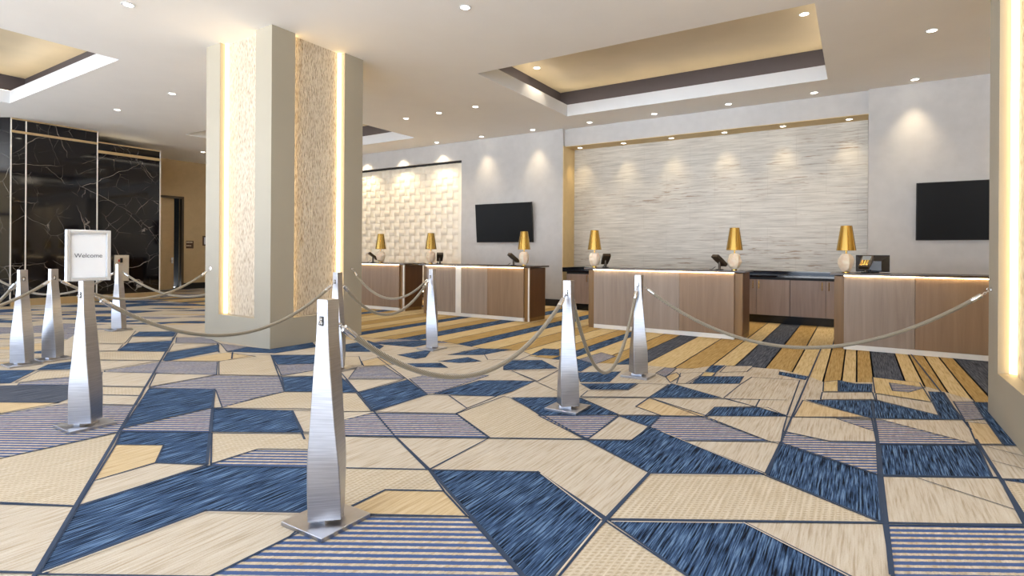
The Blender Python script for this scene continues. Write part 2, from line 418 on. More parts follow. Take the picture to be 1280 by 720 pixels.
# (3) the near field: plain ground, then each patch where it lies
near = [(-60, 474), (0, 458), (40, 455), (100, 414), (256, 404), (338, 428), (392, 424), (431, 424), (480, 431), (560, 438), (640, 446), (700, 450), (750, 454), (800, 456), (860, 462), (900, 456), (975, 462), (1010, 470), (1030, 478),
        (1090, 478), (1160, 484), (1216, 500), (1262, 552), (1420, 700), (1420, 800), (-400, 800), (-400, 560)]
fpoly(PX(near), L_, .0018, 0)
PT = [
    # left foreground
    (S_, [(-60, 528), (80, 505.5), (168, 507.5), (151, 541), (0, 574), (-60, 588)]),
    (T_, [(-40, 503), (75, 504), (0, 517.5), (-40, 523)]),
    (K_, [(-60, 588), (0, 574), (148, 540.5), (94, 634), (0, 629.5), (-60, 627)]),
    (L_, [(-60, 629), (93, 634), (46, 717), (-60, 714)]),
    (T_, [(145, 556.5), (205, 557), (195, 579), (117, 602)]),
    (L_, [(117, 602), (195, 579.5), (258, 582), (98, 633)]),
    (N_, [(152, 540.5), (262, 541.5), (258, 580.5), (195, 579), (205, 557), (145, 556)]),
    (N_, [(258, 583), (394, 585.5), (396, 641), (257, 638.5), (50, 716), (98, 634)]),
    (L_, [(257, 639.5), (396, 642), (363, 671.5), (262, 722), (47, 719)]),
    (S_, [(228, 740), (363, 672), (420, 646), (452, 646), (586, 647), (668, 740)]),
    (K_, [(265, 542), (400, 543), (400, 563), (323, 562), (264, 580.5)]),
    (S_, [(264, 581.5), (323, 562), (402, 563), (401, 585), (264, 582.5)]),
    (L_, [(425, 546), (495, 547.5), (534, 587.5), (428, 585.5)]),
    (L_, [(495, 547.5), (611, 548.5), (537, 587.5)]),
    (K_, [(430, 586), (536, 588), (555, 614.5), (482, 613), (432, 637), (428, 637)]),
    (T_, [(434, 637.5), (482, 613.5), (555, 615), (584, 646.5), (440, 643.5)]),
    (N_, [(537, 588.5), (672, 591), (755, 650.5), (673, 742)]),
    (L_, [(611, 548.5), (733, 550.5), (812, 592), (758, 648), (672, 590.5), (537, 588)]),
    (K_, [(812, 592.5), (955, 594.5), (1102, 654.5), (760, 650.5)]),
    (N_, [(735, 551), (790, 551.5), (812, 534), (955, 593.5), (813, 592)]),
    (S_, [(812, 534), (826, 521), (884, 522), (960, 551.8), (855, 551.2)]),
    (L_, [(855, 551.8), (976, 553.3), (957, 592.5)]),
    (N_, [(762, 651.5), (930, 653.5), (1130, 755), (930, 765), (860, 721)]),
    (K_, [(756, 652), (860, 722), (920, 770), (660, 770)]),
    (L_, [(930, 653.5), (1105, 655.5), (1122, 760), (1120, 755)]),
    (N_, [(976, 554), (1098, 595), (1103, 653.5), (959, 594.5)]),
    (S_, [(979, 540), (1036, 552.5), (1096, 553.5), (1098, 594), (976.5, 554)]),
    (L_, [(984, 521.5), (1090, 524), (1096, 553), (1037, 552), (979, 539.5)]),
    (S_, [(1046, 524), (1103, 525.5), (1219, 556), (1099, 556), (1097, 541)]),
    (N_, [(1100.5, 556.5), (1222, 557.5), (1241, 597.5), (1103, 595.5)]),
    (L_, [(1103, 596.5), (1250, 598.5), (1280, 656.5), (1106, 655)]),
    (S_, [(1107, 657.5), (1281, 659.5), (1330, 770), (1124, 770)]),
    (K_, [(1254, 601), (1330, 612), (1330, 740), (1282, 655)]),
    (N_, [(1252, 599.5), (1330, 601), (1330, 612)]),
    (N_, [(1217, 503), (1234, 503.5), (1236, 514), (1272, 558), (1256, 557), (1231, 524)]),
    (T_, [(1209, 528), (1236, 531), (1254, 556), (1221, 556)]),
    # middle
    (K_, [(571, 517.7), (630, 496), (642, 499), (732, 549.5), (613, 548)]),
    (S_, [(429, 526), (465, 517), (570, 517.8), (611, 548), (428, 545)]),
    (L_, [(467, 515.5), (534.5, 494), (561, 495), (584, 511), (570, 517.5)]),
    (L_, [(562, 495), (621, 496), (584, 511)]),
    (N_, [(449, 491), (510, 475), (534, 494), (465, 515)]),
    (K_, [(427, 492), (446, 492), (465, 515), (427, 515)]),
    (L_, [(432, 475), (504, 475), (447, 491)]),
    (N_, [(424, 469), (446, 491), (424, 491)]),
    (S_, [(447, 459), (480, 457.5), (506, 474), (436, 474)]),
    (S_, [(512, 474), (542, 467), (611, 470), (543, 492.5), (534, 493)]),
    (N_, [(542, 493), (600, 476), (640, 476), (668, 477), (640, 490), (620, 496)]),
    (N_, [(431, 431), (460, 426), (480, 433), (470, 440), (431, 440)]),
    (K_, [(430, 446), (449, 446), (453, 457), (430, 459)]),
    (N_, [(495, 455), (550, 454), (560, 460), (500, 459)]),
    (N_, [(497, 444), (540, 437), (532, 447), (520, 449)]),
    (N_, [(548, 452), (585, 447), (602, 452), (575, 454)]),
    (T_, [(452, 452), (475, 447), (492, 456), (455, 458)]),
    (N_, [(664, 444), (680, 436), (699, 437), (699, 445)]),
    (S_, [(716, 452), (752, 441), (770, 446), (738, 458)]),
    (N_, [(700, 458), (722, 449), (742, 455), (726, 465)]),
    (L_, [(604, 441), (650, 438), (664, 444), (650, 450), (610, 450)]),
    (N_, [(560, 444), (600, 436), (640, 437), (604, 444)]),
    (N_, [(630, 451), (677, 450.5), (697, 461), (630, 463)]),
    (L_, [(640, 464), (699, 463), (672, 477)]),
    (N_, [(641, 497.5), (722, 497), (773, 519), (675, 519.5)]),
    (S_, [(673, 520), (773, 519.8), (748, 540), (735, 549), (712, 540)]),
    (N_, [(722, 466), (776, 465), (762, 478), (726, 478)]),
    (N_, [(726, 480), (796, 479.5), (784, 487.5), (739, 487.5)]),
    (N_, [(771, 456), (786, 448), (790, 456)]),
    (L_, [(735, 489), (785, 488.5), (798, 480), (836, 481), (812, 497), (726, 496.5)]),
    (N_, [(840, 480), (902, 497.7), (812, 497.3)]),
    (T_, [(812, 498), (885, 521), (826, 520), (795, 509)]),
    (L_, [(726, 498), (811, 498), (795, 509), (825, 519.5), (775, 519.5)]),
    (N_, [(775, 520.3), (826, 520.5), (812, 534)]),
    (L_, [(774, 520.8), (812, 534.5), (790, 551), (735, 550)]),
    (N_, [(894, 509.5), (960, 510), (984, 521.2), (882, 520.5)]),
    (N_, [(907, 499), (950, 500), (945, 509)]),
    (L_, [(812, 497.7), (905, 499), (944, 509), (894, 509.5), (885, 520.8)]),
    (N_, [(876, 471), (930, 471), (924, 480), (862, 480)]),
    (N_, [(890, 457), (906, 457.5), (895, 466), (882, 465)]),
    (G_, [(880, 466), (895, 466.3), (892, 471), (876, 470.5)]),
    (S_, [(820, 467), (832, 460), (846, 461), (832, 472)]),
    (T_, [(832, 471), (846, 466), (851, 471), (838, 479)]),
    (L_, [(851, 467), (880, 466), (866, 480), (846, 480)]),
    (L_, [(908, 458), (942, 458), (934, 465), (900, 466)]),
    (L_, [(940, 472), (1000, 476), (984, 520), (905, 498), (926, 481)]),
    (N_, [(1008, 500.5), (1095, 501), (1175, 520.5), (1175, 525), (1090, 523.5)]),
    (T_, [(1004, 501), (1083, 522), (992, 522)]),
    (N_, [(1049, 476), (1069, 480), (1090, 480.5), (1090, 490.5), (1049, 490)]),
    (N_, [(975, 465), (1010, 471), (1007, 475.5), (974, 469)]),
    (G_, [(1030, 478), (1048, 476), (1048, 490), (1029, 490)]),
    (L_, [(1028, 491), (1091, 491), (1094, 500), (1026, 500)]),
    (G_, [(1091, 472), (1150, 479), (1165, 503), (1094, 492)]),
    (S_, [(1112, 479), (1157, 485), (1136, 491), (1116, 489)]),
    (L_, [(1095, 493), (1166, 504), (1174, 520), (1096, 500.5)]),
    (N_, [(1161, 490), (1180, 491), (1202, 525), (1176, 525)]),
    (S_, [(1192, 502.5), (1217, 502.5), (1231, 525), (1206, 526)]),
    # left middle
    (K_, [(319, 444), (339, 444), (352, 470), (274, 469), (274, 452.5)]),
    (N_, [(339, 444), (398, 444), (398, 455), (347, 456)]),
    (S_, [(346, 456.5), (398, 455), (396, 463), (352, 470)]),
    (L_, [(352, 471), (396, 463), (394, 470.5)]),
    (N_, [(353, 472), (395, 471), (394, 490), (356, 490)]),
    (K_, [(320, 499), (356, 490.5), (394, 491), (394, 512), (266, 510.5), (278, 510)]),
    (N_, [(266, 511), (365, 514), (379, 541.5), (265, 540.5)]),
    (L_, [(366, 514), (394, 514), (394, 541), (379, 541)]),
    (N_, [(285, 440), (310, 434), (337.5, 437), (390, 428), (396, 434), (344, 442)]),
    (S_, [(276, 430), (309, 434), (284, 440)]),
    (S_, [(186, 485), (271, 469.5), (352, 471), (356, 490), (320, 498), (278, 510), (270, 488)]),
    (L_, [(195, 467.5), (270, 469), (187, 484)]),
    (N_, [(187, 486), (268, 487.5), (265, 510), (154, 535.5)]),
    (S_, [(154, 536.5), (265, 511), (262, 541), (151, 540)]),
    (S_, [(131, 464), (207, 452), (272, 453), (271, 469), (195, 467), (131, 465.5)]),
    (L_, [(128, 465.5), (193, 467), (183, 484), (126, 483)]),
    (K_, [(126, 484), (182, 485), (177, 495), (126, 494)]),
    (L_, [(124, 494.5), (177, 495.5), (170, 507), (124, 506)]),
    (N_, [(204, 451), (210, 441), (274, 431), (273, 439.7), (208, 452)]),
    (T_, [(212, 451.5), (284, 441), (320, 446), (274, 452)]),
    (L_, [(211, 440), (217, 430), (268, 431)]),
    (S_, [(220, 429), (221, 422), (258, 422), (276, 430)]),
    (N_, [(160, 429.5), (216, 426), (209, 440), (147.5, 439)]),
    (L_, [(165, 422), (217, 422), (215, 425), (160, 429)]),
    (N_, [(175, 415), (221, 414.5), (217, 421), (165, 421)]),
    (K_, [(108, 416), (170, 414), (156, 430), (106, 429)]),
    (L_, [(106, 430), (154, 431), (147, 439), (106, 439)]),
    (K_, [(106, 440), (207, 440), (201, 451), (106, 450)]),
    (L_, [(106, 451), (200, 451.5), (130, 463), (106, 463)]),
    (N_, [(-40, 465), (0, 463.5), (45, 463), (13, 479.5), (-40, 481)]),
    (N_, [(46, 463), (61, 456), (100, 451), (100, 462)]),
    (K_, [(19, 479), (50, 464), (100, 464), (100, 471), (60, 474)]),
    (S_, [(25, 479.5), (100, 470), (100, 482), (22, 482)]),
    (C_, [(-40, 483), (100, 482), (96, 496), (72, 504), (-40, 503)]),
]
for i, (m, pts) in enumerate(PT):
    w = PX(pts); fpoly(w, m, .0020 + .00002 * i, 0)
    for k in range(len(w)): fline(w[k], w[(k + 1) % len(w)], .0055, .0050 + .00001 * i)
TH = [((222.5, 415), (46, 717), .013), ((46, 717), (10, 778), .013), ((427.5, 467.5), (495, 547.5), .009), ((495, 547.5), (537, 588), .012), ((537, 588), (655, 722), .012), ((712, 540), (812.5, 592.3), .008),
      ((472, 447), (534.5, 494), .008), ((640, 499), (735, 550.5), .008), ((640, 464), (702, 492), .006), ((812, 592.5), (758, 650), .014), ((758, 650), (690, 722), .014), ((758, 651), (672, 590.5), .010),
      ((1096, 540), (1115, 720), .014), ((1090, 501), (1096, 540), .012), ((1027, 435), (960, 593), .010), ((1138, 442), (1214, 538), .010), ((1220, 550), (1285, 655), .014), ((758, 650.5), (1103, 655), .012), ((1103, 655), (1290, 659), .013),
      ((268.5, 487), (259, 582), .012), ((93, 634), (0, 629.5), .009), ((-40, 716), (60, 718), .009), ((339, 444), (356, 490), .010), ((365, 514), (381, 550), .010), ((272, 430), (274, 441), .012),
      ((291, 441), (290, 449), .012), ((812, 497.5), (795, 509), .008), ((795, 509), (826, 520), .006), ((826, 520), (806, 539), .008), ((812, 498), (960, 552), .007), ((960, 552), (1102, 596), .006),
      ((450, 547), (735, 550.5), .005), ((726, 497), (984, 501), .005), ((1142, 597), (1271, 639), .005), ((1232, 559), (1290, 574), .005), ((1241, 577), (1290, 590), .005), ((1100, 595), (1250, 598), .010),
      ((1090, 524), (1204, 526), .005), ((1099, 556), (1262, 558), .007), ((986, 522), (1090, 524), .005), ((875, 470), (858, 480), .006), ((906, 457), (890, 471), .006)]
for i, (a, b, w) in enumerate(TH):
    A, B = floor_pt(*a), floor_pt(*b)
    fline(A, B, w * .75, .0070 + .00001 * i)
# pale woven line beside the heaviest navy edges
for a, b in [((676, 593), (752, 651)), ((752, 653), (697, 720)), ((765, 653.5), (928, 655.5)), ((259, 641.5), (54, 718)), ((259, 641.5), (380, 644)), ((816, 594.5), (952, 595.5)), ((826, 540), (953, 592.5)), ((930, 655), (1060, 722))]:
    fline(floor_pt(*a), floor_pt(*b), .004, .0080, P_)
struct(fl.build('floor', MC))

# ------------------------------------------------------------------ CEILING with its three recessed trays
TR = [(-5.385, -.445, 7.405, 10.74), (-14.67, -9.815, .45, 3.95), (-14.67, -9.815, 7.405, 10.74)]
ce = MB()
gx = sorted({XL - 1.2, XR} | {v for t in TR for v in t[:2]}); gy = sorted({YB, YF} | {v for t in TR for v in t[2:]})
for xa, xb in zip(gx, gx[1:]):
    for ya, yb in zip(gy, gy[1:]):
        mx, my = (xa + xb) / 2, (ya + yb) / 2
        if any(t[0] < mx < t[1] and t[2] < my < t[3] for t in TR): continue
        ce.quad((xa, ya, HC), (xa, yb, HC), (xb, yb, HC), (xb, ya, HC), m=0)
ZL, ZT, SB = 4.535, 4.93, .34
for xa, xb, ya, yb in TR:
    ring = [(xa, ya), (xb, ya), (xb, yb), (xa, yb)]
    out = [(xa - SB, ya - SB), (xb + SB, ya - SB), (xb + SB, yb + SB), (xa - SB, yb + SB)]
    for i in range(4):
        j = (i + 1) % 4
        ce.quad((*ring[i], HC), (*ring[j], HC), (*ring[j], ZL), (*ring[i], ZL), m=1)
        ce.quad((*ring[i], ZL), (*ring[j], ZL), (*out[j], ZL), (*out[i], ZL), m=1)
        ce.quad((*out[i], ZL), (*out[j], ZL), (*out[j], ZT), (*out[i], ZT), m=2)
    ce.quad(*[(*p, ZT) for p in out], m=3)
struct(ce.build('ceiling', [MAT['ceil'], MAT['lip'], MAT['traydark'], MAT['traytan']]))
for n, (xa, xb, ya, yb) in enumerate(TR):
    q = MB(); w = .03; g = .12
    q.box(xa - g, ya - g, ZL + .002, xb + g, ya - g + w, ZL + .022); q.box(xa - g, yb + g - w, ZL + .002, xb + g, yb + g, ZL + .022)
    q.box(xa - g, ya - g, ZL + .002, xa - g + w, yb + g, ZL + .022); q.box(xb + g - w, ya - g, ZL + .002, xb + g, yb + g, ZL + .022)
    struct(q.build('trim_%d' % (n + 1), MAT['ledcove']))

# ------------------------------------------------------------------ WALLS
W = 11.77; WH = 11.87; WR = 12.37; ZH = 3.87; ZN = 3.795
RX0, RX1 = -6.005, .16
NX = -9.07; NX2 = NX - 7.2
MIR = RX0 + RX1
def wall(name, boxes, mat):
    q = MB()
    for b in boxes: q.box(*b)
    return struct(q.build(name, mat))
wall('wall_back', [(NX, W, 0, RX0, W + .8, HC), (RX1, W, 0, MIR - NX, W + .8, HC),                     # pilasters
                   (RX0, WH, ZH, RX1, W + .8, HC),                                                     # header over the recess
                   (NX2, W, ZN, NX, W + .8, HC), (MIR - NX, W, ZN, MIR - NX2, W + .8, HC),             # headers over tile niches
                   (XL, W, 0, NX2, W + .8, HC), (MIR - NX2, W, 0, XR, W + .8, HC)], MAT['wall'])
wall('wall_recess', [(RX0 + .02, WR, 0, RX1, WR + .3, ZH)], MAT['marblewall'])
wall('wall_recess_side', [(RX0, W + .001, 0, RX0 + .02, WR + .1, ZH), (RX0, WH + .004, ZH - .012, RX1, WR + .1, ZH + .002)], MAT['recess_side'])
wall('wall_niche', [(NX2, W + .24, 0, NX, W + .8, ZN), (MIR - NX, W + .24, 0, MIR - NX2, W + .8, ZN)], MAT['wall'])
wall('wall_right', [(XR, YB, 0, XR + .2, YF, HC)], MAT['recess_side'])
D0, D1, DZ = 8.45, 9.56, 3.05
wall('wall_left', [(XL - .2, 4.0, 0, XL, D0, HC), (XL - .2, D1, 0, XL, W, HC), (XL - .2, D0, DZ, XL, D1, HC)], MAT['wall_tan'])
wall('wall_front_blocker', [(XL, YB - .2, 0, -13.5, YB - .101, HC)], MAT['wall_tan'])  # unseen wall added to keep window glare off the angled marble
wall('wall_left_far', [(XL - .2, 1.2, 0, XL, 4.0, HC)], MAT['wall'])
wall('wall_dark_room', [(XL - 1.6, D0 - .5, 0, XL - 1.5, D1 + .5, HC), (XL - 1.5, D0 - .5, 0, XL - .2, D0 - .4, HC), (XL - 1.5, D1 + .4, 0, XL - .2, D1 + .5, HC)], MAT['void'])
wall('baseboard_left', [(XL, D1 + .06, 0, XL + .02, W, .2)], MAT['blackmatte'])
wall('baseboard_back', [(NX - 6, W - .02, 0, NX, W, .155), (NX, W - .02, 0, RX0, W, .17), (RX1, W - .02, 0, 6, W, .17)], MAT['blackmatte'])
# tall windows of the entrance front, behind the viewer: posts and rails only
q = MB()
for k in range(13):
    x = XL + .1 + k * (XR - XL - .2) / 12; q.box(x - .05, YB - .1, 0, x + .05, YB, HC)
q.box(XL, YB - .1, 0, XR, YB, .1); q.box(XL, YB - .1, 2.6, XR, YB, 2.68); q.box(XL, YB - .1, HC - .08, XR, YB, HC)
struct(q.build('window_1', MAT['traydark']))
q = MB()  # unseen side windows, added to let in more daylight
for k in range(7):
    y = YB + k * (1.2 - YB) / 6; q.box(XL - .1, y - .05, 0, XL, y + .05, HC)
q.box(XL - .1, YB, 0, XL, 1.2, .1); q.box(XL - .1, YB, 2.6, XL, 1.2, 2.68); q.box(XL - .1, YB, HC - .08, XL, 1.2, HC)
struct(q.build('window_side_added', MAT['traydark']))

# woven ceramic tiles in the niches
def tiles(name, x0, x1, y, z0, z1):
    q = MB(); px, pz = .2, .196; nx = int((x1 - x0) / px); nz = int(math.ceil((z1 - z0) / pz)); A = .02; n = 5
    for i in range(nx):
        for j in range(nz):
            kind = (i + j) % 2
            b = len(q.v)
            for a in range(n + 1):
                for d in range(n + 1):
                    ta = a / n - .5; td = d / n - .5
                    h = A * math.cos(PI * td * .95) if kind else A * math.cos(PI * ta * .95)
                    wq = .5 * (1 - .16 * (math.cos(PI * td))) if kind == 0 else .5 * (1 + .05 * math.cos(PI * td))
                    q.v.append((x0 + (i + .5 + ta * 2 * wq) * px, y - h, min(z1, z0 + (j + d / n) * pz)))
            for a in range(n):
                for d in range(n):
                    p = b + a * (n + 1) + d
                    q.f.append((p, p + n + 1, p + n + 2, p + 1)); q.m.append(0)
    q.box(x0, y + .002, z0, x1, y + .01, z1)
    return struct(q.build(name, MAT['tile'], smooth=True, angle=50))
tl = tiles('wall_tile', NX - 7.2, NX, W + .13, 0, ZN - .05)
tl2 = tl.copy(); COL.objects.link(tl2); tl2.location.x = MIR - NX - (NX - 7.2)
for x0, x1, n in ((NX2, NX, 4), (MIR - NX, MIR - NX2, 5)):
    q = MB(); q.box(x0, W + .06, ZN - .05, x1, W + .2, ZN - .002); struct(q.build('trim_%d' % n, MAT['blackmatte']))  # black filler painted in as the dark of the gap above the tiles

for x0, x1, n in ((NX2 + .1, NX - .05, 9), (MIR - NX + .05, XR - .1, 10)):
    q = MB(); q.box(x0, W + .03, .17, x1, W + .05, .185); struct(q.build('trim_%d' % n, MAT['led']))
# black marble wall with its metal trims
MX = -16.22
q = MB()
q.box(XL + .4, 4.395, 0, MX, 6.06, HC); q.box(XL + .4, 6.06, 0, MX, 7.54, 4.03)
q.prism([(MX, 4.395), (XL + .4, 4.395), (XL + .4, 4.395 - (MX - XL - .4) * math.tan(CA))], 0, HC)
struct(q.build('wall_marble', MAT['marble']))
q = MB()
for y in (4.395, 4.66, 6.06, 7.53): q.box(MX, y - .012, .16, MX + .012, y + .012, HC - .005 if y < 6.1 else 4.03)
struct(q.build('trim_7', MAT['kick']))
q = MB()
q.box(MX, 4.4, 3.95, MX + .015, 6.05, 4.005); q.box(MX, 6.07, 3.745, MX + .015, 7.52, 3.815)
q.box(MX, 4.4, HC - .035, MX + .015, 6.05, HC - .003); q.box(MX, 6.07, 4.0, MX + .015, 7.52, 4.03)
q.box(MX, 4.4, 0, MX + .03, 7.54, .16)
struct(q.build('trim_6', MAT['trimgold']))

q = MB(); q.box(MX - .35, 6.1, 4.032, MX - .30, 7.5, 4.05); struct(q.build('trim_8', emit('warm_led_dim', (1, .80, .52, 1), 4)))
# door ajar in the tan wall
q = MB(); q.box(XL - .12, D0, 0, XL + .02, D0 + .05, DZ); q.box(XL - .12, D1 - .02, 0, XL + .02, D1 + .05, DZ); q.box(XL - .12, D0, DZ - .03, XL + .02, D1 + .05, DZ + .04)
dfr = struct(q.build('door_1', MAT['phone']))
q = MB(); q.box(0, 0, .01, -.045, .885, DZ - .035)
leaf = q.build('door_leaf', MAT['wall_tan'], None); leaf.parent = dfr; leaf.location = (XL - .03, D0 + .05, 0); leaf.rotation_euler.z = math.radians(8)
q = MB(); q.box(.0, .80, .86, .008, .86, 1.06); q.tube([(.008, .83, .95), (.05, .83, .95), (.05, .72, .95)], .011, 8)
hd = q.build('door_handle', MAT['chrome'], None); hd.parent = leaf

# ------------------------------------------------------------------ COLUMNS
def column(x0, x1, y0, y1):
    nt, nd, zb = .355, .15, .385
    q = MB(); q.box(x0, y0, 0, x1, y1, zb)
    P = []
    def side(a, b):
        ax, ay = a; bx, by = b; L = math.hypot(bx - ax, by - ay); tx, ty = (bx - ax) / L, (by - ay) / L; ix, iy = -ty, tx
        for s_, d_ in ((0, 0), (nt, 0), (nt, nd), (L - nt, nd), (L - nt, 0)): P.append((ax + tx * s_ + ix * d_, ay + ty * s_ + iy * d_))
    cs = [(x0, y0), (x1, y0), (x1, y1), (x0, y1)]
    for i in range(4): side(cs[i], cs[(i + 1) % 4])
    q.prism(P, zb, HC)
    o = struct(q.build('column', MAT['column']))
    for i in range(4):
        ax, ay = cs[i]; bx, by = cs[(i + 1) % 4]; L = math.hypot(bx - ax, by - ay); tx, ty = (bx - ax) / L, (by - ay) / L; ix, iy = -ty, tx
        def slab(sa, sb, da, db, za, zb2, name, mat):
            p = [(ax + tx * s_ + ix * d_, ay + ty * s_ + iy * d_) for s_, d_ in ((sa, da), (sb, da), (sb, db), (sa, db))]
            m_ = MB(); m_.prism(p, za, zb2); return m_.build(name, mat, o)
        slab(nt + .05, L - nt - .05, .105, nd, zb, HC, 'stone_panel', MAT['stone'])
        slab(nt + .014, nt + .044, .066, nd - .02, zb + .01, HC, 'light_strip', MAT['ledcol'])
        slab(L - nt - .044, L - nt - .014, .066, nd - .02, zb + .01, HC, 'light_strip', MAT['ledcol'])
    return o
column(-8.11, -6.538, 4.39, 5.96)
column(.925, 2.5, 4.39, 5.96)

# ------------------------------------------------------------------ RECEPTION COUNTERS
CY, CT = 8.83, 1.045
def counter(x0, x1, label, seams, corner=(), ledge=None):
    t = thing('reception_counter', label, 'counter', ((x0 + x1) / 2, CY + .3, 0), 'reception counters in a row')
    fr = .115
    MB().box(x0, CY, .07, x1, CY + .6, CT - .04).build('body', MAT['woodwarm'], t, bevel=.002)
    MB().box(x1 - .004, CY + .02, .07, x1 + .006, CY + .58, CT - .042).build('end_panel', MAT['woodshade'], t)
    xs_ = [x0 + fr] + seams + [x1 - fr]
    for k, (a, b) in enumerate(zip(xs_, xs_[1:])):
        MB().box(a + .002, CY - .035, .07, b - .002, CY + .002, CT - .045).build('front_panel', MAT['wood'] if k % 2 == 0 else MAT['woodpanel2'], t, bevel=.002)
    MB().box(x0 + fr, CY - .03, 0, x1 - fr, CY + .01, .068).build('kick_plate', MAT['kick'], t)
    MB().box(x0, CY + .012, 0, x1, CY + .58, .07).build('plinth', MAT['woodwarm'], t)
    MB().box(x0 - .05, CY - .085, CT - .028, x1 + .05, CY + .66, CT).build('countertop', MAT['topbrown'], t, bevel=.003)
    MB().box(x0 + fr, CY - .060, CT - .040, x1 - fr, CY - .045, CT - .029).build('light_strip', MAT['led'], t)
    for cx in corner: MB().box(cx - .014, CY - .012, 0, cx + .014, CY + .03, CT - .03).build('corner_trim', MAT['kick'], t)
    if ledge: MB().box(ledge[0], CY + .25, CT, ledge[1], CY + .6, CT + .04).build('ledge', MAT['topbrown'], t, bevel=.003)
    return t
MAT['woodpanel2'] = wood('amber_walnut', S(116, 90, 64), S(156, 128, 100))
counter(-10.98, -8.36, 'walnut reception counter partly behind the lit column, furthest left of the row', [-9.9], (-8.37,))
counter(-7.8, -5.18, 'walnut reception counter in front of the left wall screen with pale strips', [-6.13], (-5.20,))
q = MB(); q.box(-6.905, CY - .042, .07, -6.77, CY - .034, CT - .046)  # pale upright strip on the front panel
ms = q.build('pale_strip', MAT['kick'], [o for o in bpy.data.objects if o.name.startswith('reception_counter') and 'left wall screen' in o.get('label', '')][0])
counter(-3.985, -1.46, 'walnut reception counter centred before the striated marble wall, lamps at both ends', [-2.40])
counter(-.27, 2.3, 'walnut reception counter partly hidden by the near right column', [.636])

# ------------------------------------------------------------------ BACK COUNTER
BY = 11.25; BT = .905
bt = MB(); bt.box(-5.72, BY - .03, BT - .04, RX1 - .005, WR - .001, BT)
wt = bt.build('worktop', MAT['worktop'], None, bevel=.003); tag(wt, 'long black polished stone worktop along the striated marble wall', 'worktop')
MB().box(-5.72, WR - .03, BT, .14, WR - .001, BT + .05).build('backsplash', MAT['worktop'], wt)
MB().box(-5.72, BY - .03, BT, -5.69, WR - .001, BT + .06).build('end_upstand', MAT['worktop'], wt)
dw = .573
b0 = -1.047
units = [(b0 - 2 * dw * k, b0 - 2 * dw * (k - 1)) for k in (4, 3, 2, 1)] + [(b0, b0 + 2 * dw)]
ulab = ['walnut base cabinet under the left end of the black worktop', 'walnut base cabinet behind the counter, second along the black worktop', 'walnut base cabinet behind the middle counter, third along the black worktop',
        'walnut base cabinet showing brass pulls at the left of the gap between two counters', 'walnut base cabinet in the gap between two counters, against the right counter']
for (a, b), lb in zip(units, ulab):
    a = max(a, -5.70)
    t = thing('base_cabinet', lb, 'cabinet', ((a + b) / 2, BY + .3, 0), 'cabinets under the black worktop')
    MB().box(a, BY + .02, .15, b, BY + .6, BT - .042).build('body', MAT['blackmatte'], t)
    MB().box(a, BY + .07, 0, b, BY + .55, .15).build('toe_kick', MAT['black'], t)
    mid = b - dw
    for x0, x1, hx in ((a + .004, mid - .003, mid - .055), (mid + .003, b - .004, mid + .05)):
        dr = MB().box(x0, BY, .155, x1, BY + .02, BT - .085).build('door', MAT['cabinet'], t, bevel=.002)
        hp = MB(); hp.tube([(hx, BY - .03, .65), (hx, BY - .03, .80)], .007, 8); hp.tube([(hx, BY - .03, .665), (hx, BY + .002, .665)], .005, 6); hp.tube([(hx, BY - .03, .785), (hx, BY + .002, .785)], .005, 6)
        hp.build('handle', MAT['brass'], dr)

# ------------------------------------------------------------------ TELEVISIONS
def tv(x0, x1, z0, z1, label):
    cx, cz = (x0 + x1) / 2, (z0 + z1) / 2; w, h = (x1 - x0) / 2, (z1 - z0) / 2
    t = thing('television', label, 'television', (cx, W - .11, cz), 'wall screens over the counters')
    def loc(mb, name, mat, **k):
        mb.v = [(x + cx, y + W - .11, z + cz) for x, y, z in mb.v]; return mb.build(name, mat, t, **k)
    loc(MB().box(-w, 0, -h, w, .035, h), 'casing', MAT['blackmatte'], bevel=.004)
    loc(MB().box(-w + .012, -.003, -h + .014, w - .012, .001, h - .012), 'screen', MAT['tvscreen'])
    loc(MB().box(-.2, .035, -.15, .2, .108, .15), 'wall_bracket', MAT['blackmatte'])
    t.rotation_euler.x = .085
    return t
MAT['tvscreen'] = plain('tv_glass', S(14, 14, 15), .4); MAT['tvscreen'].node_tree.nodes['Principled BSDF'].inputs['Specular IOR Level'].default_value = .14
tv(-8.50, -6.78, 1.555, 2.55, 'large black wall television left of the marble recess')
tv(.85, 2.57, 1.55, 2.535, 'large black wall television right of the marble recess beside the near column')

